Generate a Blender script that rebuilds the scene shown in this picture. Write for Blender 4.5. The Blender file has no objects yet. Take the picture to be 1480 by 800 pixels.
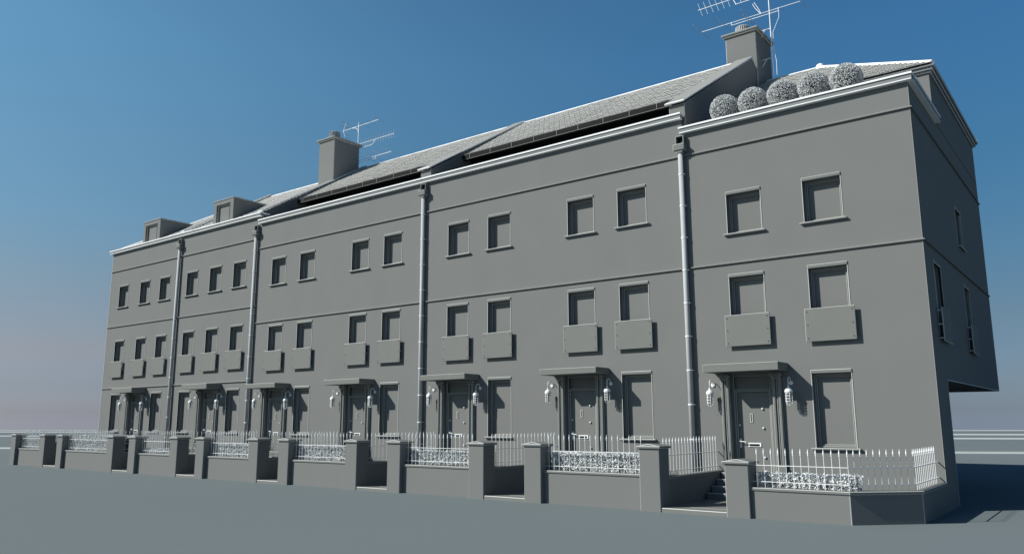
import bpy, bmesh, math, random
from mathutils import Vector, Matrix
random.seed(7)
C = bpy.context.scene.collection
SC = bpy.context.scene

# ------------------------------------------------------------------ camera
cam_d = bpy.data.cameras.new('camera'); cam = bpy.data.objects.new('camera', cam_d); C.objects.link(cam)
R_ = Vector((0.79444285, 0.60732913, -0.00344795)); U_ = Vector((0.11080081, -0.1393512, 0.98402461)); W_ = Vector((-0.59714633, 0.78213334, 0.17799912))
M = Matrix(((R_.x, U_.x, -W_.x, 2.8557), (R_.y, U_.y, -W_.y, -17.1751), (R_.z, U_.z, -W_.z, 1.7), (0, 0, 0, 1)))
cam.matrix_world = M
cam_d.sensor_width = 36; cam_d.lens = 1147.76 / 1480 * 36; cam_d.clip_end = 3000; cam_d.clip_start = 0.1
SC.camera = cam

# ------------------------------------------------------------------ light
SUN_DIR = Vector((0.95, 1.0, -1.0)).normalized()          # direction the light travels
sun_el = math.asin(-SUN_DIR.z); sun_az = math.atan2(-SUN_DIR.x, -SUN_DIR.y)
w = bpy.data.worlds.new('World'); SC.world = w; w.use_nodes = True
nt = w.node_tree; nt.nodes.clear()
out = nt.nodes.new('ShaderNodeOutputWorld'); bg = nt.nodes.new('ShaderNodeBackground')
sky = nt.nodes.new('ShaderNodeTexSky'); sky.sky_type = 'NISHITA'; sky.sun_disc = False
sky.sun_elevation = sun_el; sky.sun_rotation = sun_az % (2 * math.pi)
sky.air_density = 1.0; sky.dust_density = 0.6; sky.ozone_density = 2.0
tc = nt.nodes.new('ShaderNodeTexCoord'); sx = nt.nodes.new('ShaderNodeSeparateXYZ')
nt.links.new(tc.outputs['Generated'], sx.inputs[0])
mx = nt.nodes.new('ShaderNodeMath'); mx.operation = 'MAXIMUM'; mx.inputs[1].default_value = 0.012
nt.links.new(sx.outputs['Z'], mx.inputs[0])
cx = nt.nodes.new('ShaderNodeCombineXYZ')
for a in 'XY': nt.links.new(sx.outputs[a], cx.inputs[a])
nt.links.new(mx.outputs[0], cx.inputs['Z']); nt.links.new(cx.outputs[0], sky.inputs[0])
# tint of the sky by height above the horizon: dull lilac haze low down, clear blue higher up, darkened overhead out of view to cut fill light, paler towards the sun's side
def sky_ramp(stops):
    r = nt.nodes.new('ShaderNodeValToRGB'); nt.links.new(sx.outputs['Z'], r.inputs[0]); cr = r.color_ramp
    cr.elements[0].position = stops[0][0]; cr.elements[0].color = stops[0][1] + (1,)
    cr.elements[1].position = stops[-1][0]; cr.elements[1].color = stops[-1][1] + (1,)
    for p_, c_ in stops[1:-1]:
        e = cr.elements.new(p_); e.color = c_ + (1,)
    return r
near = sky_ramp([(0.0, (.57, .63, 1.0)), (.04, (.52, .555, .78)), (.08, (.677, .592, .66)), (.153, (.724, .731, .72)), (.225, (.70, .90, .90)), (.42, (.77, 1.2, 1.18)), (.53, (.77, 1.2, 1.18)), (.66, (.30, .46, .62)), (1.0, (.16, .3, .5))])
away = sky_ramp([(0.0, (.375, .475, .80)), (.033, (.345, .42, .63)), (.113, (.39, .47, .545)), (.185, (.37, .567, .65)), (.291, (.345, .69, .81)), (.42, (.385, .85, 1.06)), (.53, (.40, .87, 1.08)), (.66, (.14, .28, .50)), (1.0, (.12, .25, .45))])
nrm = nt.nodes.new('ShaderNodeVectorMath'); nrm.operation = 'MULTIPLY'; nrm.inputs[1].default_value = (1, 1, 0); nt.links.new(tc.outputs['Generated'], nrm.inputs[0])
nr2 = nt.nodes.new('ShaderNodeVectorMath'); nr2.operation = 'NORMALIZE'; nt.links.new(nrm.outputs[0], nr2.inputs[0])
dt = nt.nodes.new('ShaderNodeVectorMath'); dt.operation = 'DOT_PRODUCT'; nt.links.new(nr2.outputs[0], dt.inputs[0])
hs = Vector((-SUN_DIR.x, -SUN_DIR.y, 0)).normalized(); dt.inputs[1].default_value = hs
mr = nt.nodes.new('ShaderNodeMapRange'); mr.interpolation_type = 'SMOOTHSTEP'; nt.links.new(dt.outputs['Value'], mr.inputs[0]); mr.inputs[1].default_value = -.72; mr.inputs[2].default_value = .50
ramp = nt.nodes.new('ShaderNodeMix'); ramp.data_type = 'RGBA'
nt.links.new(mr.outputs[0], ramp.inputs[0]); nt.links.new(away.outputs[0], ramp.inputs[6]); nt.links.new(near.outputs[0], ramp.inputs[7])
mul = nt.nodes.new('ShaderNodeMix'); mul.data_type = 'RGBA'; mul.blend_type = 'MULTIPLY'; mul.inputs[0].default_value = 1
nt.links.new(sky.outputs[0], mul.inputs[6]); nt.links.new(ramp.outputs[2], mul.inputs[7])
nt.links.new(mul.outputs[2], bg.inputs[0]); bg.inputs[1].default_value = 0.078
nt.links.new(bg.outputs[0], out.inputs[0])
sl = bpy.data.lights.new('sun', 'SUN'); sl.energy = 5.0; sl.angle = math.radians(0.5); sl.color = (1.0, 0.965, 0.9)
so = bpy.data.objects.new('sun', sl); C.objects.link(so); so.rotation_euler = (-SUN_DIR).to_track_quat('Z', 'Y').to_euler()
so.location = (-20, -20, 30)
SC.view_settings.view_transform = 'Standard'; SC.view_settings.look = 'None'; SC.view_settings.exposure = 0.36; SC.view_settings.gamma = 1
SC.view_settings.use_curve_mapping = False

# ------------------------------------------------------------------ materials
def mat(name, col, rough=0.85, var=0.04, scale=3.0, bump=0.0, bscale=60, metal=0.0, spec=0.08):
    m = bpy.data.materials.new(name); m.use_nodes = True; t = m.node_tree; b = t.nodes['Principled BSDF']
    b.inputs['Roughness'].default_value = rough; b.inputs['Metallic'].default_value = metal
    b.inputs['Specular IOR Level'].default_value = spec
    co = t.nodes.new('ShaderNodeTexCoord'); n = t.nodes.new('ShaderNodeTexNoise'); n.inputs['Scale'].default_value = scale; n.inputs['Detail'].default_value = 6
    t.links.new(co.outputs['Object'], n.inputs['Vector'])
    r = t.nodes.new('ShaderNodeValToRGB'); t.links.new(n.outputs['Fac'], r.inputs[0])
    r.color_ramp.elements[0].position = 0.3; r.color_ramp.elements[1].position = 0.7
    r.color_ramp.elements[0].color = tuple(c * (1 - var) for c in col) + (1,); r.color_ramp.elements[1].color = tuple(min(1, c * (1 + var)) for c in col) + (1,)
    t.links.new(r.outputs[0], b.inputs['Base Color'])
    if bump:
        n2 = t.nodes.new('ShaderNodeTexNoise'); n2.inputs['Scale'].default_value = bscale; n2.inputs['Detail'].default_value = 4
        t.links.new(co.outputs['Object'], n2.inputs['Vector'])
        bp = t.nodes.new('ShaderNodeBump'); bp.inputs['Strength'].default_value = bump; bp.inputs['Distance'].default_value = 0.01
        t.links.new(n2.outputs['Fac'], bp.inputs['Height']); t.links.new(bp.outputs[0], b.inputs['Normal'])
    return m
G = 0.156
WALL = mat('grey_render', (G, G * 1.035, G * 1.005), 0.9, 0.025, 0.8, 0.04, 90)
TRIM = mat('grey_trim', (G * 1.02, G * 1.06, G * 1.0), 0.75, 0.03, 2.0)
EDGE = mat('pale_edge', (0.45, 0.47, 0.455), 0.6, 0.03, 4.0)  # pale colour on bevels and beads stands in for bright edge highlights
CORN = mat('pale_lit_cornice', (0.74, 0.76, 0.76), 0.6, 0.04, 3.0)  # extra pale, so the light on the cornice tops sits in the colour
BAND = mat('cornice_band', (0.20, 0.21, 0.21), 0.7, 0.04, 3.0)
COPE = mat('coping_stone', (0.24, 0.245, 0.235), 0.8, 0.04, 3.0)
PIPE = mat('painted_pipe', (0.37, 0.385, 0.39), 0.5, 0.04, 4.0)
WHITE = mat('white_metal', (0.70, 0.72, 0.72), 0.45, 0.02, 6.0, spec=0.4)
DARK = mat('opening_shade', (0.012, 0.014, 0.016), 0.9, 0.05, 4.0)  # near black, stands in for shade inside openings and under the eaves
BOLT = mat('dull_bolt', (0.07, 0.08, 0.085), 0.6, 0.05, 4.0)
TILE = mat('roof_tile', (0.68, 0.685, 0.665), 0.8, 0.10, 6.0, 0.2, 40)
UNDER = mat('underlay_and_tile_shade', (0.01, 0.01, 0.01), 0.9, 0.05, 4.0)  # near black, also paints the shaded gaps under the tile rows
LEAF = mat('pale_leaf', (0.62, 0.64, 0.64), 0.6, 0.14, 14.0)
TWIG = mat('twig_and_core_shade', (0.035, 0.04, 0.04), 0.8, 0.1, 14.0)
GROUND = mat('ground_paving', (0.131, 0.158, 0.166), 0.9, 0.03, 0.05, 0.1, 30)
KERB = mat('kerb_stone', (0.6, 0.63, 0.62), 0.7, 0.03, 1.0)
GUTTER_SHADE = mat('gutter_shade', (0.02, 0.021, 0.021), 0.9, 0.05, 3.0)  # near black, puts the gutter's shaded side into its colour

# ------------------------------------------------------------------ mesh helpers
class MB:
    def __init__(s): s.v = []; s.f = []; s.m = []
    def face(s, pts, m=0):
        i = len(s.v); s.v += [tuple(p) for p in pts]; s.f.append(list(range(i, i + len(pts)))); s.m.append(m)
    def box(s, x0, x1, y0, y1, z0, z1, m=0):
        i = len(s.v); s.v += [(x, y, z) for z in (z0, z1) for y in (y0, y1) for x in (x0, x1)]
        for f in ((0, 2, 3, 1), (4, 5, 7, 6), (0, 1, 5, 4), (2, 6, 7, 3), (0, 4, 6, 2), (1, 3, 7, 5)):
            s.f.append([i + k for k in f]); s.m.append(m)
        return s
    def prism(s, poly, axis, a, b, m=0):          # poly: 2-D points, extruded along axis from a to b
        def P(p, t): return {'x': (t, p[0], p[1]), 'y': (p[0], t, p[1]), 'z': (p[0], p[1], t)}[axis]
        i = len(s.v); n = len(poly); s.v += [P(p, a) for p in poly] + [P(p, b) for p in poly]
        s.f.append([i + k for k in range(n)]); s.m.append(m); s.f.append([i + n + k for k in reversed(range(n))]); s.m.append(m)
        for k in range(n): s.f.append([i + k, i + (k + 1) % n, i + n + (k + 1) % n, i + n + k]); s.m.append(m)
        return s
    def tube(s, pts, r, n=8, m=0, cap=True):
        pts = [Vector(p) for p in pts]; i0 = len(s.v); rr = r if isinstance(r, (list, tuple)) else [r] * len(pts)
        ref = None
        for k, p in enumerate(pts):
            d = (pts[min(k + 1, len(pts) - 1)] - pts[max(k - 1, 0)]).normalized()
            if ref is None: ref = Vector((0, 0, 1)) if abs(d.z) < .9 else Vector((1, 0, 0))
            a = d.cross(ref).normalized(); b = a.cross(d).normalized(); ref = b
            for j in range(n):
                t = 2 * math.pi * (j + .5) / n; s.v.append(tuple(p + (a * math.cos(t) + b * math.sin(t)) * rr[k]))
        for k in range(len(pts) - 1):
            for j in range(n):
                s.f.append([i0 + k * n + j, i0 + k * n + (j + 1) % n, i0 + (k + 1) * n + (j + 1) % n, i0 + (k + 1) * n + j]); s.m.append(m)
        if cap:
            s.f.append([i0 + j for j in reversed(range(n))]); s.m.append(m); L = i0 + (len(pts) - 1) * n
            s.f.append([L + j for j in range(n)]); s.m.append(m)
        return s
    def lathe(s, prof, cx=0, cy=0, n=14, m=0):     # prof: [(r, z)...]
        i0 = len(s.v)
        for r, z in prof:
            for j in range(n):
                t = 2 * math.pi * j / n; s.v.append((cx + r * math.cos(t), cy + r * math.sin(t), z))
        for k in range(len(prof) - 1):
            for j in range(n):
                s.f.append([i0 + k * n + j, i0 + k * n + (j + 1) % n, i0 + (k + 1) * n + (j + 1) % n, i0 + (k + 1) * n + j]); s.m.append(m)
        return s
    def ring(s, cx, cy, z, R, r, n=14, k=5, m=0):
        s.tube([(cx + R * math.cos(2 * math.pi * i / n), cy + R * math.sin(2 * math.pi * i / n), z) for i in range(n + 1)], r, k, m, False); return s
    def mesh(s, name, mats, bevel=0.0, off=(0, 0, 0), smooth=False, normals=True):
        me = bpy.data.meshes.new(name); o = off
        me.from_pydata([(a - o[0], b - o[1], c - o[2]) for a, b, c in s.v], [], s.f)
        for m in mats: me.materials.append(m)
        me.polygons.foreach_set('material_index', s.m)
        if normals or bevel:
            bm = bmesh.new(); bm.from_mesh(me)
            bmesh.ops.remove_doubles(bm, verts=bm.verts, dist=1e-5)
            if normals: bmesh.ops.recalc_face_normals(bm, faces=bm.faces)
            if bevel:
                es = [e for e in bm.edges if len(e.link_faces) == 2 and e.calc_face_angle(0) > 0.5]
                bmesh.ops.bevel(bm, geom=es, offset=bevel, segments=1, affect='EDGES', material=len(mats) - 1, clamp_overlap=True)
            bm.to_mesh(me); bm.free()
        if smooth:
            me.polygons.foreach_set('use_smooth', [True] * len(me.polygons))
        me.update(); return me
def link(name, me, parent=None, loc=(0, 0, 0), rz=0):
    o = bpy.data.objects.new(name, me); C.objects.link(o); o.location = loc; o.rotation_euler = (0, 0, rz)
    if parent: o.parent = parent
    return o
def empty(name, loc, label, cat, group=None):
    o = bpy.data.objects.new(name, None); C.objects.link(o); o.location = loc; o.empty_display_size = .2
    return tag(o, label, cat, group)
def tag(o, label, cat, group=None):
    o['label'] = label; o['category'] = cat
    if group: o['group'] = group
    return o
def struct(name, me, loc=(0, 0, 0)):
    o = link(name, me, None, loc); o['kind'] = 'structure'; return o
_cache = {}
def cached(key, fn):
    if key not in _cache: _cache[key] = fn()
    return _cache[key]

def wall_sheet(mb, u0, u1, v0, v1, ops, P, depth=.26, m=0):
    """wall face in u (along) v (up) with openings (a,b,c,d) and reveals; P(u,w,v) maps to 3-D"""
    us = sorted({u0, u1} | {max(u0, min(u1, t)) for o in ops for t in o[:2]}); vs = sorted({v0, v1} | {max(v0, min(v1, t)) for o in ops for t in o[2:4]})
    for i in range(len(us) - 1):
        for j in range(len(vs) - 1):
            cu = (us[i] + us[i + 1]) / 2; cv = (vs[j] + vs[j + 1]) / 2
            if any(o[0] < cu < o[1] and o[2] < cv < o[3] for o in ops): continue
            mb.face([P(us[i], 0, vs[j]), P(us[i + 1], 0, vs[j]), P(us[i + 1], 0, vs[j + 1]), P(us[i], 0, vs[j + 1])], m)
    for a, b, c, d in ops:
        for q in (((a, c), (a, d)), ((b, d), (b, c)), ((a, d), (b, d)), ((b, c), (a, c))):
            mb.face([P(q[0][0], 0, q[0][1]), P(q[0][0], depth, q[0][1]), P(q[1][0], depth, q[1][1]), P(q[1][0], 0, q[1][1])], m)

# ------------------------------------------------------------------ ground
D = Vector((173.2, 68.4, 0)).normalized(); N = Vector((-D.y, D.x, 0)); E0 = Vector((-13.8, 121.4, 0))
a = E0 - D * 420; b = E0 + D * 420
g = MB(); g.face([tuple(a - N * 700), tuple(b - N * 700), tuple(b), tuple(a)])
struct('ground', g.mesh('ground', [GROUND], normals=False))
for (p, q, wd) in (((-56.6, 4.9), (-2.88, 29.74), .11), ((-110.5, 24.8), (-6.93, 63.77), .26), ((-159.8, 42.9), (-9.46, 85), .34), ((-187, 53), (-13.8, 121.4), .45)):
    p = Vector((p[0], p[1], 0)); q = Vector((q[0], q[1], 0)); d = (q - p).normalized(); n = Vector((-d.y, d.x, 0))
    A = p - d * 150; B = q + d * 150; k = MB()
    A2 = A - n * wd; B2 = B - n * wd
    k.prism([(A.x, A.y), (B.x, B.y), (B2.x, B2.y), (A2.x, A2.y)], 'z', -.02, .10)
    struct('kerb', k.mesh('kerb', [KERB]))

# ------------------------------------------------------------------ window, door, canopy pieces (local: x along, y inward, z up; origin at lower left of opening)
def win_meshes(wd, h, gd, sill, bw):
    key = ('win', round(wd, 2), round(h, 2), gd, sill, bw)
    def mk():
        f = MB(); t = .034
        for x0, x1 in ((0, t), (wd - t, wd)): f.box(x0, x1, gd - .07, gd - .02, 0, h)
        f.box(t, wd - t, gd - .066, gd - .02, h - t, h); f.box(t, wd - t, gd - .066, gd - .02, 0, t)
        s = MB(); t2 = .034
        for x0, x1 in ((t, t + t2), (wd - t - t2, wd - t)): f.box(x0, x1, gd - .045, gd + .03, t, h - t)
        f.box(t + t2, wd - t - t2, gd - .04, gd + .03, h - t - t2, h - t); f.box(t + t2, wd - t - t2, gd - .04, gd + .03, t, t + t2)
        p = MB().box(t, wd - t, gd, gd + .02, t, h - t)
        l = MB().box(-.012, wd + .012, -.028, .05, h, h + .075)
        # thin raised bead round the opening
        b = MB(); e = .012
        b.box(-e, 0.0, -.010, .04, 0, h)
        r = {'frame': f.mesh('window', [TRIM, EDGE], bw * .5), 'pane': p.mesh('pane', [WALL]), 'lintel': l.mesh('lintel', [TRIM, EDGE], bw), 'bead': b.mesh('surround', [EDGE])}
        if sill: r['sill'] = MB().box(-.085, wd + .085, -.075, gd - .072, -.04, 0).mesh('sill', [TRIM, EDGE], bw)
        return r
    return cached(key, mk)
def add_window(parent, x, z, wd, h, gd=.17, sill=True, side=False, bw=.014, root=Vector((0, 0, 0))):
    m = win_meshes(wd, h, gd, sill, bw)
    loc = Vector((0, x, z)) - root if side else Vector((x, 0, z)) - root
    o = link('window', m['frame'], parent, loc, math.pi / 2 if side else 0)
    link('pane', m['pane'], o); link('lintel', m['lintel'], o); link('surround', m['bead'], o); link('surround', m['bead'], o, (wd + .012, 0, 0))
    if sill: link('sill', m['sill'], o)
    return o
def add_panel(parent, x, z, side=False, bw=.014, root=Vector((0, 0, 0))):   # centre x, bottom z
    def mk():
        p = MB().box(-.51, .51, -.105, -.08, 0, .70).mesh('balcony_panel', [TRIM, EDGE], bw * .8)
        br = MB().box(-.010, .010, -.080, -.001, -.010, .010).mesh('bracket', [CORN])
        bo = MB().tube([(0, -.113, 0), (0, -.10, 0)], .014, 8).mesh('bolt', [BOLT])
        return p, br, bo
    p, br, bo = cached(('panel', bw), mk)
    loc = Vector((0, x, z)) - root if side else Vector((x, 0, z)) - root
    o = link('balcony_panel', p, parent, loc, math.pi / 2 if side else 0)
    for sx_ in (-.455, .455):
        for zz in (.07, .35, .63):
            link('bolt', bo, o, (sx_, 0, zz)); link('bracket', br, o, (sx_, 0, zz))
    return o

def door_set(parent, cx, dz, bw, root):
    """local origin: door centre on the facade, z of sill"""
    zs = .58 + dz; top = 2.70 + dz; h = top - zs; k = h / 2.12
    o0 = Vector((cx, 0, zs)) - root
    def mk():
        r = {}
        f = MB()                                            # frame and transom bar
        f.box(-.485, -.42, .07, .20, 0, h); f.box(.38, .475, .07, .20, 0, h)
        f.box(-.42, .38, .075, .20, h - .045, h); f.box(-.42, .38, .075, .20, 1.735, 1.80)
        f.box(-.42, -.385, .10, .20, 0, 1.735); f.box(.345, .38, .10, .20, 0, 1.735)
        r['frame'] = f.mesh('door_frame', [TRIM, EDGE], bw * .7)
        r['leaf'] = MB().box(-.384, .344, .145, .195, .01, 1.73).mesh('door', [WALL])
        t = MB().box(-.42, .38, .16, .18, 1.802, h - .047); t.box(-.38, .34, .145, .165, 1.84, h - .085)
        r['transom'] = t.mesh('transom', [TRIM, EDGE], bw * .6)
        hd = MB().box(-.372, -.335, .128, .145, .52, .72); hd.tube([(-.355, .14, .665), (-.355, .075, .665), (-.345, .07, .663), (-.21, .07, .645)], .011, 8)
        r['handle'] = hd.mesh('handle', [WHITE])
        sl_ = MB().box(-.185, .10, .128, .145, .545, .555); sl_.box(-.185, .10, .128, .145, .605, .63); sl_.box(-.185, -.155, .128, .145, .555, .605); sl_.box(.07, .10, .128, .145, .555, .605)
        r['slot'] = sl_.mesh('letter_plate', [CORN])
        r['slit'] = MB().box(-.154, .069, .140, .1445, .556, .604).mesh('slot_opening', [DARK])
        kn = MB().box(-.115, -.102, .130, .145, 1.07, 1.26); kn.box(-.067, -.054, .130, .145, 1.07, 1.26); kn.box(-.102, -.067, .130, .145, 1.07, 1.083); kn.box(-.102, -.067, .130, .145, 1.247, 1.26)
        r['knocker'] = kn.mesh('door_knocker', [EDGE])
        r['knob'] = MB().lathe([(0, -.024), (.018, -.016), (.024, 0), (.018, .016), (0, .024)], 0, 0, 10).mesh('door_knob', [WHITE], smooth=True)
        p = MB(); p.box(-.095, .095, -.035, .0, 0, h + .0)
        for c_ in (-.062, .062): p.box(c_ - .026, c_ + .026, -.085, -.034, .16, h - .12)
        p.box(-.012, .012, -.055, -.034, .16, h - .12)
        p.box(-.10, .10, -.10, -.034, 0, .16)
        r['pil'] = p.mesh('pilaster', [TRIM, EDGE], bw * .7)
        c = MB().prism([(-.09, 0), (.09, 0), (.10, .06), (.11, .125), (-.11, .125), (-.10, .06)], 'y', -.12, 0)
        for s_ in (-1, 1): c.tube([(s_ * .085, -.135, .075), (s_ * .085, -.01, .075)], .032, 10)
        r['cap'] = c.mesh('capital', [TRIM, EDGE], bw * .5)
        return r
    r = cached(('door', round(h, 3), bw), mk)
    fr = link('door_frame', r['frame'], parent, o0); link('transom', r['transom'], parent, o0)
    d = link('door', r['leaf'], parent, o0)
    link('handle', r['handle'], d); s_ = link('letter_plate', r['slot'], d); link('slot_opening', r['slit'], d); link('door_knocker', r['knocker'], d)
    for kx, kz in ((.175, 1.36), (.175, .945), (.175, .32), (-.355, 1.01)): link('door_knob', r['knob'], d, (kx, .125, kz))
    for sx_ in (-.58, .58):
        p = link('pilaster', r['pil'], parent, o0 + Vector((sx_, 0, 0))); link('capital', r['cap'], p, (0, 0, h - .12))
    return top

LAMPG = 'caged lamps beside the front doors'
def lamp_meshes():
    a = MB(); a.lathe([(0, -.012), (.045, -.012), (.05, 0)], 0, 0, 12)
    rose = MB().tube([(0, 0, 0), (0, -.02, 0), (0, -.03, 0)], [.045, .045, .02], 12).mesh('wall_rose', [WHITE])
    pts = [(0, -.02, 0)]
    for i in range(11):
        t = math.pi * i / 10; pts.append((0, -.115 + .085 * math.cos(t) , .03 + .085 * math.sin(t)))
    pts.append((0, -.20, -.07))
    arm = MB().tube(pts, .0095, 8).mesh('arm', [WHITE], smooth=True)
    cap = MB().lathe([(.018, -.06), (.022, -.10), (.04, -.115), (.07, -.14), (.083, -.175), (.083, -.20), (0, -.20)], 0, -.20, 16).mesh('lamp_cap', [WHITE], smooth=False)
    gl = MB().lathe([(.036, -.20), (.038, -.38), (.03, -.415), (0, -.43)], 0, -.20, 12).mesh('glass', [BAND], smooth=True)
    cg = MB()
    for z in (-.22, -.275, -.335, -.395): cg.ring(0, -.20, z, .069, .0075)
    for i in range(6):
        t = math.pi * 2 * i / 6; c, s = math.cos(t), math.sin(t)
        cg.tube([(.069 * c, -.20 + .069 * s, -.195), (.069 * c, -.20 + .069 * s, -.40), (.05 * c, -.20 + .05 * s, -.452), (.012 * c, -.20 + .012 * s, -.478)], .0065, 5)
    return rose, arm, cap, gl, cg.mesh('cage', [WHITE])
LM = lamp_meshes()
def wall_lamp(x, z, label):
    t = empty('wall_lamp', (x, -.002, z), label, 'wall lamp', LAMPG)
    for n_, m_ in zip(('wall_rose', 'arm', 'lamp_cap', 'glass', 'cage'), LM): link(n_, m_, t)
    return t

# ------------------------------------------------------------------ roofs
SL = .61
def tile_roof(mb, x0, x1, ye, ridge_y, zf, hip=None, tw=.2, ex=.175, sl=.61):
    """rows of overlapping tiles on the plane z=zf(y), rising towards +y. hip(y)->(xmin,xmax)"""
    co = 1 / math.hypot(1, sl); dy = ex * co; ny = -sl * co; nz = co
    rows = int((ridge_y - ye) / dy)
    for r_ in range(rows + 1):
        y0 = ye + r_ * dy; y1 = min(y0 + dy * 1.1, ridge_y)
        if y1 - y0 < .02: continue
        sh = (r_ % 2) * tw / 2; n = int((x1 - x0) / tw) + 2
        for i in range(-1, n):
            a = x0 + i * tw + sh; b = a + tw - .009
            a = max(a, x0); b = min(b, x1)
            if hip:
                h0, h1 = hip((y0 + y1) / 2); a = max(a, h0); b = min(b, h1)
            if b - a < .03: continue
            l0 = .056 + random.uniform(-.004, .004); l1 = .010
            P = lambda x, y, l: (x, y + ny * l, zf(y) + nz * l)
            A = P(a, y0, l0); B = P(b, y0, l0); Cc = P(b, y1, l1); Dd = P(a, y1, l1); A0 = P(a, y0, 0.0); B0 = P(b, y0, 0.0)
            Am = P(a, y0, l0 - .013); Bm = P(b, y0, l0 - .013); mb.face([A, B, Cc, Dd]); mb.face([Am, Bm, B, A]); mb.face([A0, B0, Bm, Am], 1)  # last face: dark strip painted as the shade under the tile edge

# ------------------------------------------------------------------ houses
ORD = {7: 'right end', 6: 'second from the right', 5: 'third from the right', 4: 'middle, fourth from the right', 3: 'fifth from the right', 2: 'second from the left', 1: 'left end'}
HN = {7: 'the right end house', 6: 'the second house from the right', 5: 'the third house from the right', 4: 'the middle house', 3: 'the third house from the left', 2: 'the second house from the left', 1: 'the left end house'}
WW = .80
H = {
 1: dict(x0=-33.13, x1=-27.36, door=-30.14, dz=.17, can=.17, top=[-32.29, -30.47, -28.87], first=[-32.29, -30.48, -28.86], gr=[-32.26, -28.93], bw=.009),
 2: dict(x0=-27.36, x1=-21.98, door=-24.74, dz=.17, can=.17, top=[-26.81, -25.17, -23.58], first=[-26.82, -25.19, -23.57], gr=[-26.83, -23.57], bw=.009),
 3: dict(x0=-21.98, x1=-17.85, door=-20.66, dz=.13, can=.09, top=[-21.18, -19.58], first=[-21.2, -19.59], gr=[-19.59], bw=.012),
 4: dict(x0=-17.85, x1=-13.60, door=-16.48, dz=.13, can=.09, top=[-16.88, -15.37], first=[-16.91, -15.38], gr=[-15.39], bw=.012),
 5: dict(x0=-13.60, x1=-9.35, door=-12.25, dz=.13, can=.08, top=[-12.63, -11.11], first=[-12.64, -11.11], gr=[-11.10], bw=.010),
 6: dict(x0=-9.35, x1=-5.03, door=-8.07, dz=.13, can=.08, top=[-8.39, -6.87], first=[-8.41, -6.88], gr=[-6.88], bw=.010),
 7: dict(x0=-5.03, x1=0.0, door=-3.655, dz=0, can=0, top=[-4.0, -2.26], first=[-4.03, -2.26], gr=[-2.34], bw=.009),
}
ZT = {1: 7.69, 2: 7.68, 3: 7.53, 4: 7.55, 5: 7.49, 6: 7.49, 7: 6.90}
ZF = {1: 5.24, 2: 5.26, 3: 5.09, 4: 5.11, 5: 5.05, 6: 5.045, 7: 4.96}
ZG = {1: 2.92, 2: 2.91, 3: 2.88, 4: 2.875, 5: 2.88, 6: 2.87, 7: 2.73}
ZP = {1: 3.60, 2: 3.60, 3: 3.455, 4: 3.46, 5: 3.40, 6: 3.405, 7: 3.315}
PAR = {1: 9.22, 2: 9.22, 3: 8.94, 4: 8.94, 5: 8.94, 6: 8.94, 7: 8.56}    # parapet top below the cornice
HOUSE = {}
P_front = lambda u, wv, v: (u, wv, v)
P_side = lambda u, wv, v: (-wv, u, v)
YR = 9.5
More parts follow.
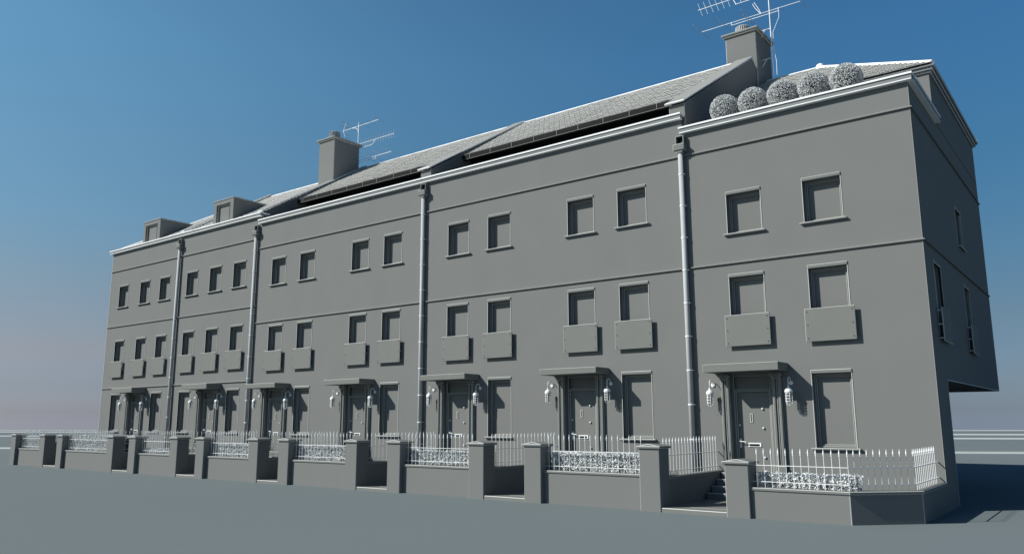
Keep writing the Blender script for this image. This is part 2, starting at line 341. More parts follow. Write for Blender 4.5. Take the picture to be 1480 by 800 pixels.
for n_, h in H.items():
    root = Vector((h['door'], 0, 0)); bw = h['bw']
    lab = {7: 'tall grey house at the right end with five clipped balls on its roof terrace',
           6: 'grey terraced house second from the right, just left of the roof terrace',
           5: 'grey terraced house third from the right, just right of the sloping mid roof parapet',
           4: 'grey terraced house fourth from the right, just left of the mid roof parapet',
           3: 'grey terraced house third from the left, just right of the left chimney',
           2: 'grey terraced house second from the left with the larger looking roof dormer',
           1: 'grey terraced house at the far left end of the row with a roof dormer'}[n_]
    t = empty('terraced_house', root, lab, 'house', 'houses of the grey terrace'); HOUSE[n_] = t
    # openings
    ops = []
    for x in h['top']: ops.append((x, x + WW, ZT[n_] - .93 - .07, ZT[n_] - .075))
    for x in h['first']: ops.append((x, x + WW, ZP[n_] + .05, ZF[n_] - .075))
    for x in h['gr']: ops.append((x, x + WW, ZG[n_] - 1.60, ZG[n_] - .075))
    zs = .58 + h['dz']
    ops.append((h['door'] - .485, h['door'] + .475, zs, 2.70 + h['dz']))
    x0, x1, zp = h['x0'], h['x1'], PAR[n_]
    m = MB(); wall_sheet(m, x0, x1, -.02, zp, ops, P_front)
    m.face([(x0, .25, zp - 1.0), (x0, .25, zp), (x1, .25, zp), (x1, .25, zp - 1.0)])       # inner face of the parapet
    m.face([(x0, 0, zp), (x0, .25, zp), (x1, .25, zp), (x1, 0, zp)])
    if n_ != 7:
        m.face([(x0, .25, zp - .42), (x1, .25, zp - .42), (x1, 2.06, zp - .42), (x0, 2.06, zp - .42)])
        if n_ > 2: link('eaves_shade_board', MB().box(x0, x1, 2.02, 2.10, zp - .40, 10.2).mesh('eaves_shade_board', [DARK], off=root), t)  # black board added to paint the shaded void below the roof slope
        rw = MB(); rw.face([(x0, YR, 0), (x0, YR, 9.45), (x1, YR, 9.45), (x1, YR, 0)]); link('rear_wall', rw.mesh('rear_wall', [WALL], off=root, normals=False), t)
        if n_ == 1:
            m.face([(x0, 0, -.02), (x0, YR, -.02), (x0, YR, 9.22), (x0, 0, 9.22)])
    else:
        sops = [(4.62, 5.42, 5.90, 6.83), (.88, 1.68, 3.365, 4.885), (4.77, 5.57, 3.365, 4.885)]
        # side wall: full height at the front pier, open passage below 2.48 behind it
        wall_sheet(m, 0, 1.2, -.02, 2.48, [], P_side)
        wall_sheet(m, 0, YR, 2.48, 8.56, sops, P_side)
        wall_sheet(m, 2.84, YR, 8.56, 9.78, [], P_side)
        m.face([(-5.03, 1.2, 0), (0, 1.2, 0), (0, 1.2, 2.48), (-5.03, 1.2, 2.48)])
        m.face([(-5.03, 1.2, 2.48), (0, 1.2, 2.48), (0, YR, 2.48), (-5.03, YR, 2.48)])
        m.face([(-5.03, YR, 2.48), (0, YR, 2.48), (0, YR, 9.78), (-5.03, YR, 9.78)])
        m.face([(-5.03, 1.2, 0), (-5.03, YR, 0), (-5.03, YR, 2.48), (-5.03, 1.2, 2.48)])
        m.face([(-5.03, 2.84, 7.7), (0, 2.84, 7.7), (0, 2.84, 9.78), (-5.03, 2.84, 9.78)])    # set back attic wall
        m.face([(-5.03, .25, 7.75), (0, .25, 7.75), (0, 2.84, 7.75), (-5.03, 2.84, 7.75)])   # terrace floor
        m.face([(-.25, .25, 7.7), (-.25, 2.84, 7.7), (-.25, 2.84, 8.56), (-.25, .25, 8.56)])
        m.face([(-.25, .25, 8.56), (-.25, 2.84, 8.56), (0, 2.84, 8.56), (0, .25, 8.56)])
    link('wall', m.mesh('wall', [WALL, GUTTER_SHADE], off=root, normals=False), t)
    # windows
    for x in h['top']: add_window(t, x, ZT[n_] - 1.0, WW, .925, .19, True, bw=bw, root=root)
    for x in h['first']: add_window(t, x, ZP[n_] + .05, WW, ZF[n_] - .075 - ZP[n_] - .05, .17, False, bw=bw, root=root)
    for x in h['gr']: add_window(t, x, ZG[n_] - 1.60, WW, 1.525, .17, True, bw=bw, root=root)
    for x in h['first']: add_panel(t, x + WW / 2, ZP[n_], bw=bw, root=root)
    door_set(t, h['door'], h['dz'], bw, root)
    zc = 2.73 + h['can']
    zc = max(zc, 2.70 + h['dz'] + .004)
    c = MB().box(h['door'] - .835, h['door'] + .835, -.64, -.001, zc, 2.90 + h['can'] + (.02 if n_ < 3 else 0))
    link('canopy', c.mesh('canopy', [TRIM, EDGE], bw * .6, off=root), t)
    # string courses
    sz = [5.85, 8.38, 3.142] if n_ < 3 else [5.217, 7.984]
    for z in sz:
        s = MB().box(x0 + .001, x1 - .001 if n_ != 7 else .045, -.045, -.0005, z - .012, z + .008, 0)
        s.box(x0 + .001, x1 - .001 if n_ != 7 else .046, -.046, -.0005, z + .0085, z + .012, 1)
        if n_ == 7:
            s.box(.0005, .045, 0, YR, z - .012, z + .008, 0)
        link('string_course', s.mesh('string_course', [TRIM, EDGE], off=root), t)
    # lamps beside the door
    zl = 2.475 + h['dz'] * .9
    for sgn, side in ((-1, 'left'), (1, 'right')):
        wall_lamp(h['door'] + sgn * .88, zl, 'white caged lamp %s of the front door of %s' % (side, HN[n_]))

# side extras of the end house
t7 = HOUSE[7]; r7 = Vector((H[7]['door'], 0, 0))
add_window(t7, 4.62, 5.90, .80, .93, .20, True, True, .014, r7)
for y in (.88, 4.77):
    add_window(t7, y, 3.365, .80, 1.52, .17, False, True, .014, r7); add_panel(t7, y + .40, 3.25, True, .014, r7)
cb = MB().box(-.005, .005, -.004, .005, .0, 8.55); cb.box(.0005, .006, .10, .110, .54, 8.55)
link('corner_bead', cb.mesh('corner_bead', [COPE], off=r7), t7)
ln = MB().box(.0005, .012, 3.02, YR, 8.585, 8.60); link('side_moulding', ln.mesh('side_moulding', [TRIM], off=r7), t7)
sf = MB().box(.0005, .008, 1.2, YR, 2.48, 2.50); sf.box(.0005, .008, YR - .012, YR, 2.5, 9.7); sf.box(.0005, .010, 1.188, 1.2, 0, 2.48)
link('edge_bead', sf.mesh('edge_bead', [PIPE], off=r7), t7)
cb = MB().box(-33.14, -33.122, -.006, .006, 0, 9.2); link('corner_bead', cb.mesh('corner_bead', [EDGE], off=(H[1]['door'], 0, 0)), HOUSE[1])

# cornices: two stepped bands with a pale top
def cornice(mb, x0, x1, zt, hh=.14, left=0, right=0, proj=.13):
    L, Rr = left, right
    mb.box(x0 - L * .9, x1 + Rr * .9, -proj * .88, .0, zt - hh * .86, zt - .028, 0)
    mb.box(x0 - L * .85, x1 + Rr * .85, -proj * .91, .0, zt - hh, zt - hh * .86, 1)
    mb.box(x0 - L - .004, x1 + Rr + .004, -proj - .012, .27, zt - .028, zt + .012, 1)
def add_cornice(k, x0, x1, zt, **kw):
    mb = MB(); cornice(mb, x0, x1, zt, **kw); r = (H[k]['door'], 0, 0)
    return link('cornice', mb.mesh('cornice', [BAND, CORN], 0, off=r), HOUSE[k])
add_cornice(1, -33.14, -27.361, 9.34, hh=.13, left=.10)
add_cornice(2, -27.359, -21.98, 9.34, hh=.13, right=.10)
add_cornice(3, -21.96, -17.851, 9.06, left=.05)
add_cornice(4, -17.849, -13.601, 9.06)
add_cornice(5, -13.599, -9.351, 9.06)
add_cornice(6, -9.349, -5.06, 9.06, right=.06)
mb = MB(); cornice(mb, -5.02, 0.0, 8.68, left=.04, right=.115)
pr = .13; zt = 8.68; hh = .14
mb.box(.0005, pr * .88, .0, 3.0, zt - hh * .86, zt - .028); mb.box(.0005, pr * .91, 0, 2.995, zt - hh, zt - hh * .86, 1)
mb.box(-.27, pr + .004, .27, 3.004, zt - .028, zt + .012, 1)
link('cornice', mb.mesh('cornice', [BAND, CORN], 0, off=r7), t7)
# set back attic cornice with eaves of the hipped roof
mb = MB(); zt = 9.92; yy = 2.84
for dx, z0, z1 in ((.05, zt - .17, zt - .12), (.10, zt - .12, zt - .05), (.15, zt - .05, zt)):
    mb.box(-4.95, dx, yy - dx, yy - .0005, z0, z1); mb.box(.0005, dx, yy, YR + dx, z0, z1); mb.box(-4.95, 0, YR + .0005, YR + dx, z0, z1)
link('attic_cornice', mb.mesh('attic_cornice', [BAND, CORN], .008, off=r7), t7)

# roofs
def roof_obj(k, x0, x1, hip_left=False):
    r = (H[k]['door'], 0, 0)
    if k > 2: YM, ye, sl = 5.0, 1.70, .643; zf = lambda y: 12.36 - .643 * (5.0 - y)
    else: YM, ye, sl = 4.15, .16, .61; zf = lambda y: 9.30 + .61 * y
    yb = 2 * YM - ye; u = MB()
    X0 = lambda y: (-33.13 + y) if hip_left else x0
    u.face([(X0(ye), ye, zf(ye)), (x1, ye, zf(ye)), (x1, YM, zf(YM)), (X0(YM), YM, zf(YM))], 1)
    tile_roof(u, x0 + .01, x1 - .01, ye - .03, YM, zf, hip=(lambda y: (-33.13 + y, 99)) if hip_left else None, sl=sl)
    o = link('roof', u.mesh('roof', [TILE, UNDER], off=r, normals=False), HOUSE[k])
    q = MB(); zb = 9.45; yb = YM + (zf(YM) - zb) / sl
    q.face([(X0(.3), yb, zb), (X0(YM), YM, zf(YM)), (x1, YM, zf(YM)), (x1, yb, zb)])
    link('rear_slope', q.mesh('rear_slope', [TILE], off=r, normals=False), o)
    if hip_left:
        q = MB(); q.face([(-33.05, ye, zf(.1)), (-33.05, yb, zb), (X0(YM), YM, zf(YM))])
        link('hip_slope', q.mesh('hip_slope', [TILE], off=r, normals=False), o)
    rc = MB().tube([(X0(YM), YM, zf(YM) + .0), (x1, YM, zf(YM) + .0)], .065, 8)
    link('ridge_cap', rc.mesh('ridge_cap', [CORN], off=r), o)
    if hip_left:
        link('hip_cap', MB().tube([(-33.05, .08, zf(.08) + .02), (X0(YM), YM, zf(YM) + .02)], .06, 8).mesh('hip_cap', [CORN], off=r), o)
    if k > 2:
        gt = MB()
        gt.box(x0, x1, ye - .13, ye + .05, 10.06, 10.215)
        gt.box(x0, x1, ye - .14, ye - .131, 10.05, 10.060, 1); gt.box(x0, x1, ye - .14, ye - .06, 10.216, 10.226, 1)
        x = x0 + .35
        while x < x1 - .1:
            gt.box(x - .007, x + .007, ye - .145, ye - .131, 10.062, 10.214, 1); x += .85
        link('gutter', gt.mesh('gutter', [GUTTER_SHADE, COPE], off=r), o)
    return o
roof_obj(1, -33.13, -27.58, True); roof_obj(2, -27.34, -22.22)
roof_obj(3, -21.98, -17.85); roof_obj(4, -17.85, -13.95); roof_obj(5, -13.5, -9.35); roof_obj(6, -9.35, -5.4)
# hipped roof of the right end house
zf7 = lambda y: 9.92 + SL * (y - 2.70); YM7 = 6.17; HX = .15
u = MB(); za = zf7(2.70); zr = zf7(YM7); xr = HX - (YM7 - 2.70)
u.face([(-4.95, 2.7, za), (HX, 2.7, za), (xr, YM7, zr), (-4.95, YM7, zr)], 1)
u.face([(HX, 2.7, za), (HX, 9.64, za), (xr, YM7, zr)], 0); u.face([(-4.95, 9.64, za), (HX, 9.64, za), (xr, YM7, zr), (-4.95, YM7, zr)], 0)
tile_roof(u, -4.95, HX, 2.68, YM7, zf7, hip=lambda y: (-99, HX - (y - 2.7)))
ro = link('roof', u.mesh('roof', [TILE, UNDER], off=r7, normals=False), t7)
link('ridge_cap', MB().tube([(-4.95, YM7, zr), (xr + .05, YM7, zr)], .07, 8).mesh('ridge_cap', [CORN], off=r7), ro)
link('hip_cap', MB().tube([(HX - .03, 2.73, za + .03), (xr, YM7, zr + .03)], .062, 8).tube([(HX - .03, 9.6, za + .03), (xr, YM7, zr + .03)], .062, 8).mesh('hip_cap', [CORN], off=r7), ro)
link('hip_end_cap', MB().lathe([(.13, zr - .06), (.13, zr + .05), (.10, zr + .11), (.05, zr + .145), (0, zr + .155)], xr, YM7, 14).mesh('hip_end_cap', [CORN], off=r7, smooth=True), ro)

# sloping parapets between the roofs
def party(k, xl, xr_, zfront=9.39, y0=.02, base=8.0, yr=5.05):
    r = (H[k]['door'], 0, 0); yb = 2 * yr - .55; zr_ = zfront + SL * yr
    w_ = MB().prism([(y0 + .10, base), (y0 + .10, zfront), (yr, zr_ - .06), (yb, zr_ - .06 - SL * (yb - yr)), (yb, base)], 'x', xl + .05, xr_ - .002)
    o = link('parapet_wall', w_.mesh('parapet_wall', [WALL, EDGE], .008, off=r), HOUSE[k])
    c_ = MB().prism([(y0, zfront - .0), (y0, zfront + .055), (yr, zr_ + .03), (yb + .1, zr_ + .03 - SL * (yb + .1 - yr)), (yb + .1, zr_ - .04 - SL * (yb + .1 - yr)), (yr, zr_ - .04)], 'x', xl - .03, xr_ + .03)
    link('coping', c_.mesh('coping', [COPE, CORN], .018, off=r), o)
    return o
party(2, -22.22, -21.98, 9.40, y0=-.02)
party(1, -27.58, -27.34, 9.43, y0=.0, yr=4.15)
party(4, -13.98, -13.50, 9.39)
party(6, -5.45, -4.98, 9.39)

# dormers
def dormer(k, x0, x1, ztop=10.46):
    r = (H[k]['door'], 0, 0); yf = .26; rz = lambda y: 9.30 + SL * y
    yb = (ztop - 9.30) / SL
    m = MB(); wx0, wx1, wz0, wz1 = x0 + .22, x1 - .25, 9.45, ztop - .20
    wall_sheet(m, x0, x1, 9.40, ztop - .04, [(wx0, wx1, wz0, wz1)], lambda u_, w__, v: (u_, yf + w__, v), .15)
    for x in (x0, x1): m.face([(x, yf, 9.40), (x, yb, ztop - .04), (x, yf, ztop - .04)])
    o = link('dormer', m.mesh('dormer', [WALL], off=r, normals=False), HOUSE[k])
    tp = MB().box(x0 - .03, x1 + .03, yf - .03, yb + .05, ztop - .04, ztop); link('dormer_roof', tp.mesh('dormer_roof', [TRIM, EDGE], .016, off=r), o)
    f = MB(); t = .05
    f.box(wx0, wx0 + t, yf + .03, yf + .12, wz0, wz1); f.box(wx1 - t, wx1, yf + .03, yf + .12, wz0, wz1); f.box(wx0 + t, wx1 - t, yf + .035, yf + .12, wz1 - t, wz1)
    f.box(wx0 - .02, wx0 - .001, yf - .02, yf + .0, wz0, wz1 + .02); f.box(wx1 + .001, wx1 + .02, yf - .02, yf, wz0, wz1 + .02); f.box(wx0, wx1, yf - .02, yf, wz1 + .001, wz1 + .02)
    link('window_frame', f.mesh('window_frame', [TRIM, EDGE], .012, off=r), o)
    link('pane', MB().box(wx0, wx1, yf + .10, yf + .115, wz0, wz1 - .05).mesh('pane', [WALL], off=r), o)
dormer(1, -31.11, -29.72); dormer(2, -25.62, -24.27)

# chimneys
def chimney(k, x0, x1, y0, y1, zb, zt, cx_, cy_):
    r = (H[k]['door'], 0, 0)
    o = link('chimney', MB().box(x0, x1, y0, y1, zb, zt).mesh('chimney', [WALL, EDGE], .016, off=r), HOUSE[k])
    c_ = MB().box(x0 - .06, x1 + .06, y0 - .06, y1 + .06, zt + .001, zt + .05); c_.box(x0 - .10, x1 + .10, y0 - .10, y1 + .10, zt + .051, zt + .11)
    link('chimney_cap', c_.mesh('chimney_cap', [TRIM, EDGE], .014, off=r), o)
    pm = MB(); pm.lathe([(.21, zt + .111), (.21, zt + .53), (.19, zt + .55), (0, zt + .56)], cx_, cy_, 24)
    for i in range(24):
        a_ = 2 * math.pi * i / 24; pm.tube([(cx_ + .215 * math.cos(a_), cy_ + .215 * math.sin(a_), zt + .12), (cx_ + .215 * math.cos(a_), cy_ + .215 * math.sin(a_), zt + .53)], .014, 5)
    link('chimney_pot', pm.mesh('chimney_pot', [PIPE], off=r), o)
chimney(2, -22.93, -21.975, 3.28, 4.64, 9.5, 13.2, -22.55, 3.75)
chimney(6, -5.90, -4.94, 5.39, 6.72, 8.0, 13.46, -5.55, 6.0)

# ------------------------------------------------------------------ downpipes
def downpipe(x, ztop, zb, lab):
    t = empty('downpipe', (x, -.09, 0), lab, 'downpipe', 'rainwater downpipes on the facade')
    r = (x, -.09, 0)
    p = MB().tube([(x, -.09, zb), (x, -.09, ztop - .40)], .062, 14)
    link('pipe', p.mesh('pipe', [PIPE], off=r, smooth=True), t)
    z = ztop - .95; cl = cached('collar', lambda: MB().lathe([(.062, -.014), (.070, -.012), (.070, .012), (.062, .014)], 0, 0, 14).mesh('collar', [CORN]))
    br_ = cached('pclip', lambda: MB().box(.05, .085, -.01, .088, -.012, .012).mesh('clip', [PIPE]))
    while z > .6:
        o = link('collar', cl, t, (0, 0, z)); link('clip', br_, o); z -= .78
    h_ = MB(); w_ = .145
    h_.box(x - w_, x + w_, -.20, -.002, ztop - .36, ztop - .20); h_.prism([(x - .11, ztop - .362), (x + .11, ztop - .362), (x + .065, ztop - .43), (x - .065, ztop - .43)], 'y', -.17, -.004)
    link('hopper', h_.mesh('hopper', [TRIM, EDGE], .012, off=r), t)
    b_ = MB(); b_.box(x - .11, x - .085, -.12, -.002, ztop - .198, ztop); b_.box(x + .085, x + .11, -.12, -.002, ztop - .198, ztop); b_.box(x - .11, x + .11, -.12, -.002, ztop + .001, ztop + .02)
    o = link('outlet', b_.mesh('outlet', [TRIM, EDGE], .006, off=r), t)
    link('outlet_opening', MB().box(x - .084, x + .084, -.03, -.003, ztop - .197, ztop).mesh('outlet_opening', [DARK], off=r), o)
downpipe(-27.36, 9.08, .0, 'grey downpipe between the two leftmost houses, far left of four')
downpipe(-22.13, 8.86, .0, 'grey downpipe right of the two dormer houses, below the step in the cornice')
downpipe(-13.60, 8.86, .0, 'grey downpipe in the middle of the facade below the sloping roof parapet')
downpipe(-5.05, 8.46, .0, 'grey downpipe left of the right end house, nearest of the four')

# ------------------------------------------------------------------ gardens
def pier(x0, x1, hgt, lab):
    t = empty('gate_pier', ((x0 + x1) / 2, -2.96, 0), lab, 'gate pier', 'gate piers along the front walls')
    w2 = (x1 - x0) / 2
    s = cached(('pier', round(hgt, 2)), lambda: (MB().box(-.215, .215, -.21, .20, -.02, hgt - .055).mesh('shaft', [WALL, EDGE], .008),
        MB().box(-.255, .255, -.25, .24, hgt - .054, hgt - .005).prism([(-.23, hgt - .0045), (.23, hgt - .0045), (.03, hgt + .03), (-.03, hgt + .03)], 'y', -.225, .215).mesh('capstone', [TRIM, EDGE], .010)))
    link('shaft', s[0], t); link('capstone', s[1], t)
PH = 1.22
piers = [(-33.85, -33.41, 'left end of all the front walls, furthest from the camera')]
gates = {1: (-30.74, -29.67), 2: (-25.35, -24.27), 3: (-21.24, -20.17), 4: (-17.0, -16.03), 5: (-12.83, -11.71), 6: (-8.66, -7.53), 7: (-4.33, -3.03)}
pier(-33.85, -33.41, PH, 'grey pier at the far left end of the front garden walls')
for k, (gl, gr_) in gates.items():
    pier(gl - .43, gl, PH, 'grey gate pier left of the path to ' + HN[k])
    pier(gr_, gr_ + .43, .98 if k == 7 else PH, ('lower grey gate pier right of the path to ' if k == 7 else 'grey gate pier right of the path to ') + HN[k])

bar_h = cached('bar', lambda: MB().tube([(0, 0, 0), (0, 0, .635)], .0058, 6).tube([(0, 0, .625), (0, 0, .64)], .013, 6).tube([(0, 0, .64), (0, 0, .668), (0, 0, .745)], [.008, .016, .002], 6).mesh('bar', [WHITE]))
bar_s = cached('bars', lambda: MB().tube([(0, 0, 0), (0, 0, .57)], .0058, 6).tube([(0, 0, .56), (0, 0, .575)], .013, 6).tube([(0, 0, .575), (0, 0, .605), (0, 0, .68)], [.008, .016, .002], 6).mesh('bar', [WHITE]))
def railing(p0, p1, zb, lab, short=False, first=.07, last=.07, step=.128):
    p0 = Vector((p0[0], p0[1], 0)); p1 = Vector((p1[0], p1[1], 0)); L = (p1 - p0).length; d = (p1 - p0) / L
    t = empty('railing', (p0.x, p0.y, zb), lab, 'railing', 'white spear topped railings')
    ang = math.atan2(d.y, d.x)
    for z in ((.10, .38) if short else (.09, .40)):
        link('rail', MB().box(0, L, -.011, .011, z - .005, z + .005).mesh('rail', [WHITE]), t, (0, 0, z * 0), ang)
    n = max(2, int(round((L - first - last) / step)))
    for i in range(n + 1):
        s = first + (L - first - last) * i / n
        link('bar', bar_s if short else bar_h, t, (d.x * s, d.y * s, .0), ang)
def front_wall(x0, x1, h_, lab):
    t = empty('garden_wall', ((x0 + x1) / 2, -2.95, 0), lab, 'garden wall', 'low front garden walls'); r = ((x0 + x1) / 2, -2.95, 0)
    link('wall', MB().box(x0, x1, -3.04, -2.84, -.02, h_ - .05).mesh('wall', [WALL], off=r), t)
    link('coping', MB().box(x0, x1, -3.065, -2.815, h_ - .0495, h_).mesh('coping', [TRIM, EDGE], .008, off=r), t)

def leaf_box(mb, x0, x1, y0, y1, z0, z1, n, s=.030):
    for i in range(n):
        # denser near the surfaces
        x = random.uniform(x0, x1); y = random.uniform(y0, y1); z = z0 + (z1 - z0) * random.random() ** .8
        q = random.random()
        if q < .45: y = y0 + abs(random.gauss(0, .03))
        elif q < .65: z = z1 - abs(random.gauss(0, .035))
        z += .008 * math.sin(x * 9.1) + .008 * math.sin(x * 23 + y * 11)
        leaf(mb, Vector((x, y, z)), s * random.uniform(.7, 1.35))
def leaf(mb, p, s, nrm=None):
    a = Vector((random.gauss(0, 1), random.gauss(0, 1), random.gauss(0, 1))).normalized()
    b = a.orthogonal().normalized(); b = Matrix.Rotation(random.uniform(0, 6.28), 3, a) @ b; c_ = a.cross(b)
    k = a * s * .25
    mb.face([p - b * s, p - c_ * s * .5 + k, p + b * s, p + c_ * s * .5 + k])
def hedge(x0, x1, z1, n, lab, z0=.05, y0=-2.72, y1=-2.25):
    t = empty('hedge', ((x0 + x1) / 2, (y0 + y1) / 2, 0), lab, 'hedge', 'hedges behind the front railings'); r = ((x0 + x1) / 2, (y0 + y1) / 2, 0)
    mb = MB(); leaf_box(mb, x0, x1, y0, y1, .38, z1, n); link('foliage', mb.mesh('foliage', [LEAF], off=r, normals=False), t)
    link('shade_core', MB().box(x0 + .07, x1 - .07, y0 + .09, y1 - .09, .0, z1 - .10).mesh('shade_core', [TWIG], off=r), t)  # solid dark core added to paint the shade between the leaves
    st = MB(); x = x0 + .1
    while x < x1:
        yc = (y0 + y1) / 2 + random.uniform(-.05, .05); st.tube([(x, yc, 0), (x + random.uniform(-.05, .05), yc, .35), (x + random.uniform(-.12, .12), yc + random.uniform(-.1, .1), z1 - .12)], [.014, .010, .004], 5); x += .22
    link('stems', st.mesh('stems', [TWIG], off=r), t)

segs = [(-33.41, -31.17, .67, 1.00, 1), (-29.24, -25.78, .67, 1.22, 1.5), (-23.84, -21.67, .67, .83, 2), (-19.74, -17.43, .67, 1.02, 3), (-15.60, -13.26, .67, 1.05, 4), (-11.28, -9.09, .67, .99, 5), (-7.10, -4.76, .67, 1.03, 6), (-2.60, -.92, .53, .76, 7)]
names = ['left of the leftmost gate', 'between the first and second gates from the left', 'between the second and third gates from the left', 'between the third and fourth gates from the left',
         'between the fourth and third gates from the right', 'between the third and second gates from the right', 'between the two rightmost gates', 'right of the rightmost gate']
for (x0, x1, hw, hh_, q), nm in zip(segs, names):
    last = x1 > -1
    if not last:
        front_wall(x0 + .002, x1 - .002, hw, 'low grey front wall ' + nm)
        railing((x0, -2.95), (x1, -2.95), hw, 'white spear topped railing ' + nm)
    n_leaf = int((x1 - x0) * 5200 * (hh_ - .3))
    hedge(x0 + .05, x1 - (.03 if not last else -.05), hh_, n_leaf, 'pale clipped hedge ' + nm, y0=-2.84, y1=-2.40 if hh_ < 1.1 else -2.1)
# angled wall of the right end garden (one continuous wall with a chamfered corner)
t = empty('garden_wall', (-1.2, -2.95, 0), 'low grey garden wall with a chamfered corner at the right end of the row', 'garden wall', 'low front garden walls'); r = (-1.2, -2.95, 0)
outer = [(-2.6, -3.09), (-.93, -3.09), (-.004, -2.19), (-.004, -.002)]; inner = [(-.22, -.002), (-.22, -2.09), (-1.02, -2.87), (-2.6, -2.87)]
link('wall', MB().prism(outer + inner, 'z', -.02, .48).mesh('wall', [WALL, EDGE], .010, off=r), t)
oc = [(-2.6, -3.115), (-.92, -3.115), (.021, -2.20), (.021, -.028), (.021, -.002)]; ic = [(-.24, -.002), (-.24, -2.08), (-1.03, -2.845), (-2.6, -2.845)]
link('coping', MB().prism([oc[0], oc[1], oc[2], oc[4]] + ic, 'z', .4805, .53).mesh('coping', [TRIM, EDGE], .008, off=r), t)
railing((-2.6, -2.98), (-.95, -2.98), .53, 'white spear topped railing right of the rightmost gate', True, .10, .0, .127)
railing((-.95, -2.98), (-.11, -2.15), .53, 'white spear topped railing on the chamfered wall corner', True, .11, .0, .118)
railing((-.11, -2.15), (-.11, -.01), .53, 'white spear topped railing returning to the right hand facade corner', True, .14, .28, .150)
# path walls left of each path
for k, (gl, gr_) in gates.items():
    xr_ = gl - .05; xl = xr_ - .22; xc = (xl + xr_) / 2; zh = .62 + (0 if k == 7 else .05)
    t = empty('path_wall', (xc, -1.5, 0), 'low grey wall left of the path to ' + HN[k], 'garden wall', 'walls beside the front paths'); r = (xc, -1.5, 0)
    link('wall', MB().box(xl, xr_, -2.76, -.002, -.02, zh - .05).mesh('wall', [WALL], off=r), t)
    link('coping', MB().box(xl - .02, xr_ + .02, -2.757, -.003, zh - .0495, zh).mesh('coping', [TRIM, EDGE], .008, off=r), t)
    railing((xc, -2.74), (xc, -.01), zh, 'white spear topped railing left of the path to ' + HN[k], False, .08, .12, .137)
    o = struct('path', MB().box(gl + .001 if False else gl - .045, gr_ + .2, -3.15, -.002, -.02, .08).mesh('path', [TRIM, EDGE], .014)) if False else None
    p_ = MB().box(gl + .002, gr_ - .002, -3.15, -2.75, -.02, .08); p_.box(gl - .048, gr_ + .25, -2.749, -1.07, -.02, .08)
    struct('path', p_.mesh('path', [TRIM, EDGE], .012))
    st = MB(); zt_ = .58 + H[k]['dz']; cxx = H[k]['door']; n = 4; y = -1.06; rise = (zt_ - .08) / n
    for i in range(n):
        st.box(cxx - .68, cxx + .70, y + i * .27, -.002 if i == n - 1 else y + (i + 1) * .27, -.02, .08 + rise * (i + 1))
    tag(struct_ := link('front_steps', st.mesh('front_steps', [TRIM, EDGE], .008, off=(cxx, -.5, 0)), None, (cxx, -.5, 0)), 'four grey entrance steps up to the door of ' + HN[k], 'steps', 'entrance steps')
# return wall at the far left end
t = empty('path_wall', (-33.2, -1.5, 0), 'low grey side wall at the far left end of the front gardens', 'garden wall', 'walls beside the front paths'); r = (-33.2, -1.5, 0)
link('wall', MB().box(-33.62, -33.42, -2.76, -.002, -.02, .62).mesh('wall', [WALL], off=r), t); link('coping', MB().box(-33.64, -33.40, -2.757, -.003, .6205, .67).mesh('coping', [TRIM, EDGE], .008, off=r), t)
railing((-33.52, -2.74), (-33.52, -.01), .67, 'white spear topped railing on the far left side wall', False, .08, .12, .137)

# ------------------------------------------------------------------ topiary balls on the terrace
def topiary(x, y, rad, zc, lab, n):
    t = empty('topiary_ball', (x, y, 7.75), lab, 'topiary', 'clipped ball shrubs on the roof terrace'); r = (x, y, 7.75)
    link('pot', MB().lathe([(0, 7.752), (.14, 7.752), (.19, 8.10), (.205, 8.10), (.205, 8.15), (.17, 8.15), (.16, 8.10), (0, 8.10)], x, y, 18).mesh('pot', [TRIM], off=r), t)
    link('stem', MB().tube([(x, y, 8.1), (x + .01, y, 8.45), (x, y, zc)], [.028, .022, .018], 8).mesh('stem', [TWIG], off=r), t)
    mb = MB()
    for i in range(n):
        d_ = Vector((random.gauss(0, 1), random.gauss(0, 1), random.gauss(0, 1))).normalized()
        rr = rad * (1 - abs(random.gauss(0, .05))) if random.random() < .8 else rad * random.uniform(.6, 1)
        leaf(mb, Vector((x, y, zc)) + d_ * rr, .0145 * random.uniform(.7, 1.4))
    mb2 = mb
    core = []
    for i in range(7):
        a_ = math.pi * i / 6; core.append((rad * .86 * math.sin(a_), zc - rad * .86 * math.cos(a_)))
    link('crown', mb2.mesh('crown', [LEAF], off=r, normals=False), t)
    link('shade_core', MB().lathe(core, x, y, 12).mesh('shade_core', [TWIG], off=r, smooth=True), t)  # dark ball inside the crown, standing in for shade among its leaves
pos5 = ['leftmost', 'second from the left', 'middle', 'second from the right', 'rightmost']
for i in range(5):
    topiary(-4.15 + .708 * i, .60, .36, 9.16, 'round pale clipped shrub, %s of the five on the roof terrace' % pos5[i], 7500)

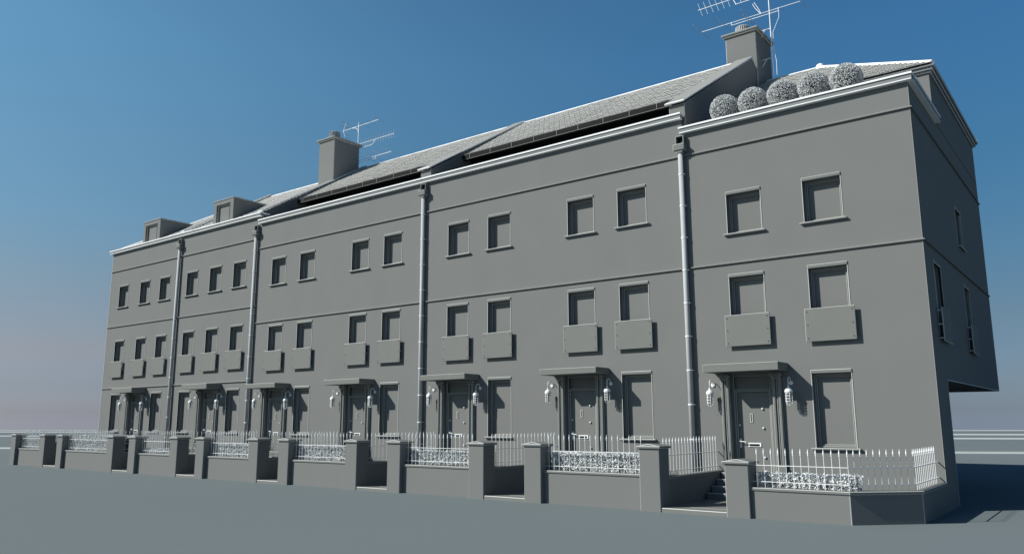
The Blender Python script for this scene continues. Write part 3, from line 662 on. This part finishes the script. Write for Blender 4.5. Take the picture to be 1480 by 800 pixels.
# ------------------------------------------------------------------ antennas
def tubes(mb, segs_, r_):
    for a_, b_ in segs_: mb.tube([a_, b_], r_, 6)
def part(name, segs_, r_, parent, root):
    mb = MB(); tubes(mb, segs_, r_ * .8); return link(name, mb.mesh(name, [WHITE], off=root), parent)
def antenna(x, y, zb, zt, lab, kind, wall_x):
    root = (x, y, zb); t = empty('tv_antenna', root, lab, 'antenna', 'rooftop television antennas')
    part('mast', [((x, y, zb), (x, y, zt))], .021, t, root)
    if kind == 'near':
        for z in (12.65, 13.62): part('bracket', [((wall_x, y, z), (x, y, z)), ((wall_x, y, z - .22), (x - .18, y, z - .01))], .016, t, root)
        z = 14.20; b = part('boom', [((-6.87, y, z), (-3.66, y, z))], .013, t, root)
        part('lower_boom', [((-5.86, y, z - .09), (-4.32, y, z - .09)), ((-5.85, y, z - .10), (-5.85, y, z + .02)), ((-4.34, y, z - .10), (-4.34, y, z + .02))], .014, t, root)
        for ex, hl, zz in ((-6.87, .62, z), (-6.09, .62, z), (-5.29, .62, z), (-5.30, .44, z - .09), (-3.66, .62, z)):
            mb = MB().tube([(ex, y - hl, zz), (ex, y + hl, zz)], .008, 6); link('element', mb.mesh('element', [PIPE], off=root), t)
        mb = MB().tube([(-4.88, y, z), (-4.97, y, 14.42), (-5.08, y, 14.64), (-5.13, y, 14.60), (-5.06, y, 14.44), (-4.90, y, z)], .009, 6); link('loop', mb.mesh('loop', [WHITE], off=root), t)
        mb = MB().tube([(-4.33, y, 14.1), (-4.34, y, 13.9), (-4.55, y, 13.47), (-4.56, y, 13.0), (-4.50, y, 12.5), (-4.51, y, 12.06)], .009, 6); link('cable', mb.mesh('cable', [WHITE], off=root), t)
        zz = 15.0; part('upper_boom', [((-6.95, y, zz), (-4.5, y, zz))], .015, t, root)
        for i in range(12):
            ex = -6.88 + i * .19
            for s_ in (-1, 1):
                mb = MB().tube([(ex, y, zz), (ex - .07 * s_, y, zz + .24 * s_)], .0045, 6); link('element', mb.mesh('element', [WHITE], off=root), t)
        part('feeder', [((-5.74, y, 14.95), (-5.66, y, 14.78)), ((-5.66, y, 14.78), (-4.63, y, 14.78))], .014, t, root)
    else:
        part('bracket', [((wall_x, y - .5, 12.9), (x, y, 12.9))], .014, t, root)
        z = 14.23; part('boom', [((-23.15, y, z), (-20.92, y, z))], .016, t, root)
        part('reflector', [((-23.15, y, z), (-22.98, y, z + .34)), ((-23.15, y, z), (-23.01, y, z - .32))], .014, t, root)
        for (xx, zz) in ((-23.06, z + .17), (-23.0, z + .33), (-23.08, z - .16), (-23.02, z - .31), (-22.6, z), (-21.9, z), (-21.4, z), (-20.92, z)):
            mb = MB().tube([(xx, y - .32, zz), (xx, y + .32, zz)], .008, 6); link('element', mb.mesh('element', [PIPE], off=root), t)
        mb = MB().tube([(-22.16, y, z - .35), (-22.2, y, z - .15), (-22.35, y, z - .05), (-22.6, y, z)], .012, 6); link('cable', mb.mesh('cable', [WHITE], off=root), t)
        z = 13.40; part('upper_boom', [((-22.1, y, z), (-19.96, y, z))], .012, t, root)
        for i in range(14):
            ex = -22.0 + i * .155
            for s_ in (-1, 1):
                mb = MB().tube([(ex, y, z), (ex - .05 * s_, y + .05 * s_, z + .19 * s_)], .006, 5); link('element', mb.mesh('element', [PIPE], off=root), t)
        mb = MB().tube([(-22.1, y, 13.2), (-21.3, y, 13.2), (-21.2, y, 13.25), (-21.12, y, 13.4)], .013, 6); link('feeder', mb.mesh('feeder', [WHITE], off=root), t)
        z = 12.65; part('lower_boom', [((-22.1, y, z), (-20.10, y, z)), ((-22.1, y, z - .10), (-21.0, y, z - .10)), ((-21.05, y, z - .11), (-21.05, y, z + .02))], .013, t, root)
        for xx, zz in ((-20.10, z), (-20.65, z), (-21.1, z), (-21.1, z - .1), (-21.6, z)):
            mb = MB().tube([(xx, y - .55, zz), (xx, y + .55, zz)], .007, 6); link('element', mb.mesh('element', [PIPE], off=root), t)
antenna(-4.62, 5.85, 12.05, 15.5, 'tall white aerial mast fixed to the right hand chimney', 'near', -4.94)
antenna(-22.16, 4.72, 12.0, 14.4, 'smaller white aerial mast behind the left hand chimney', 'far', -22.0)
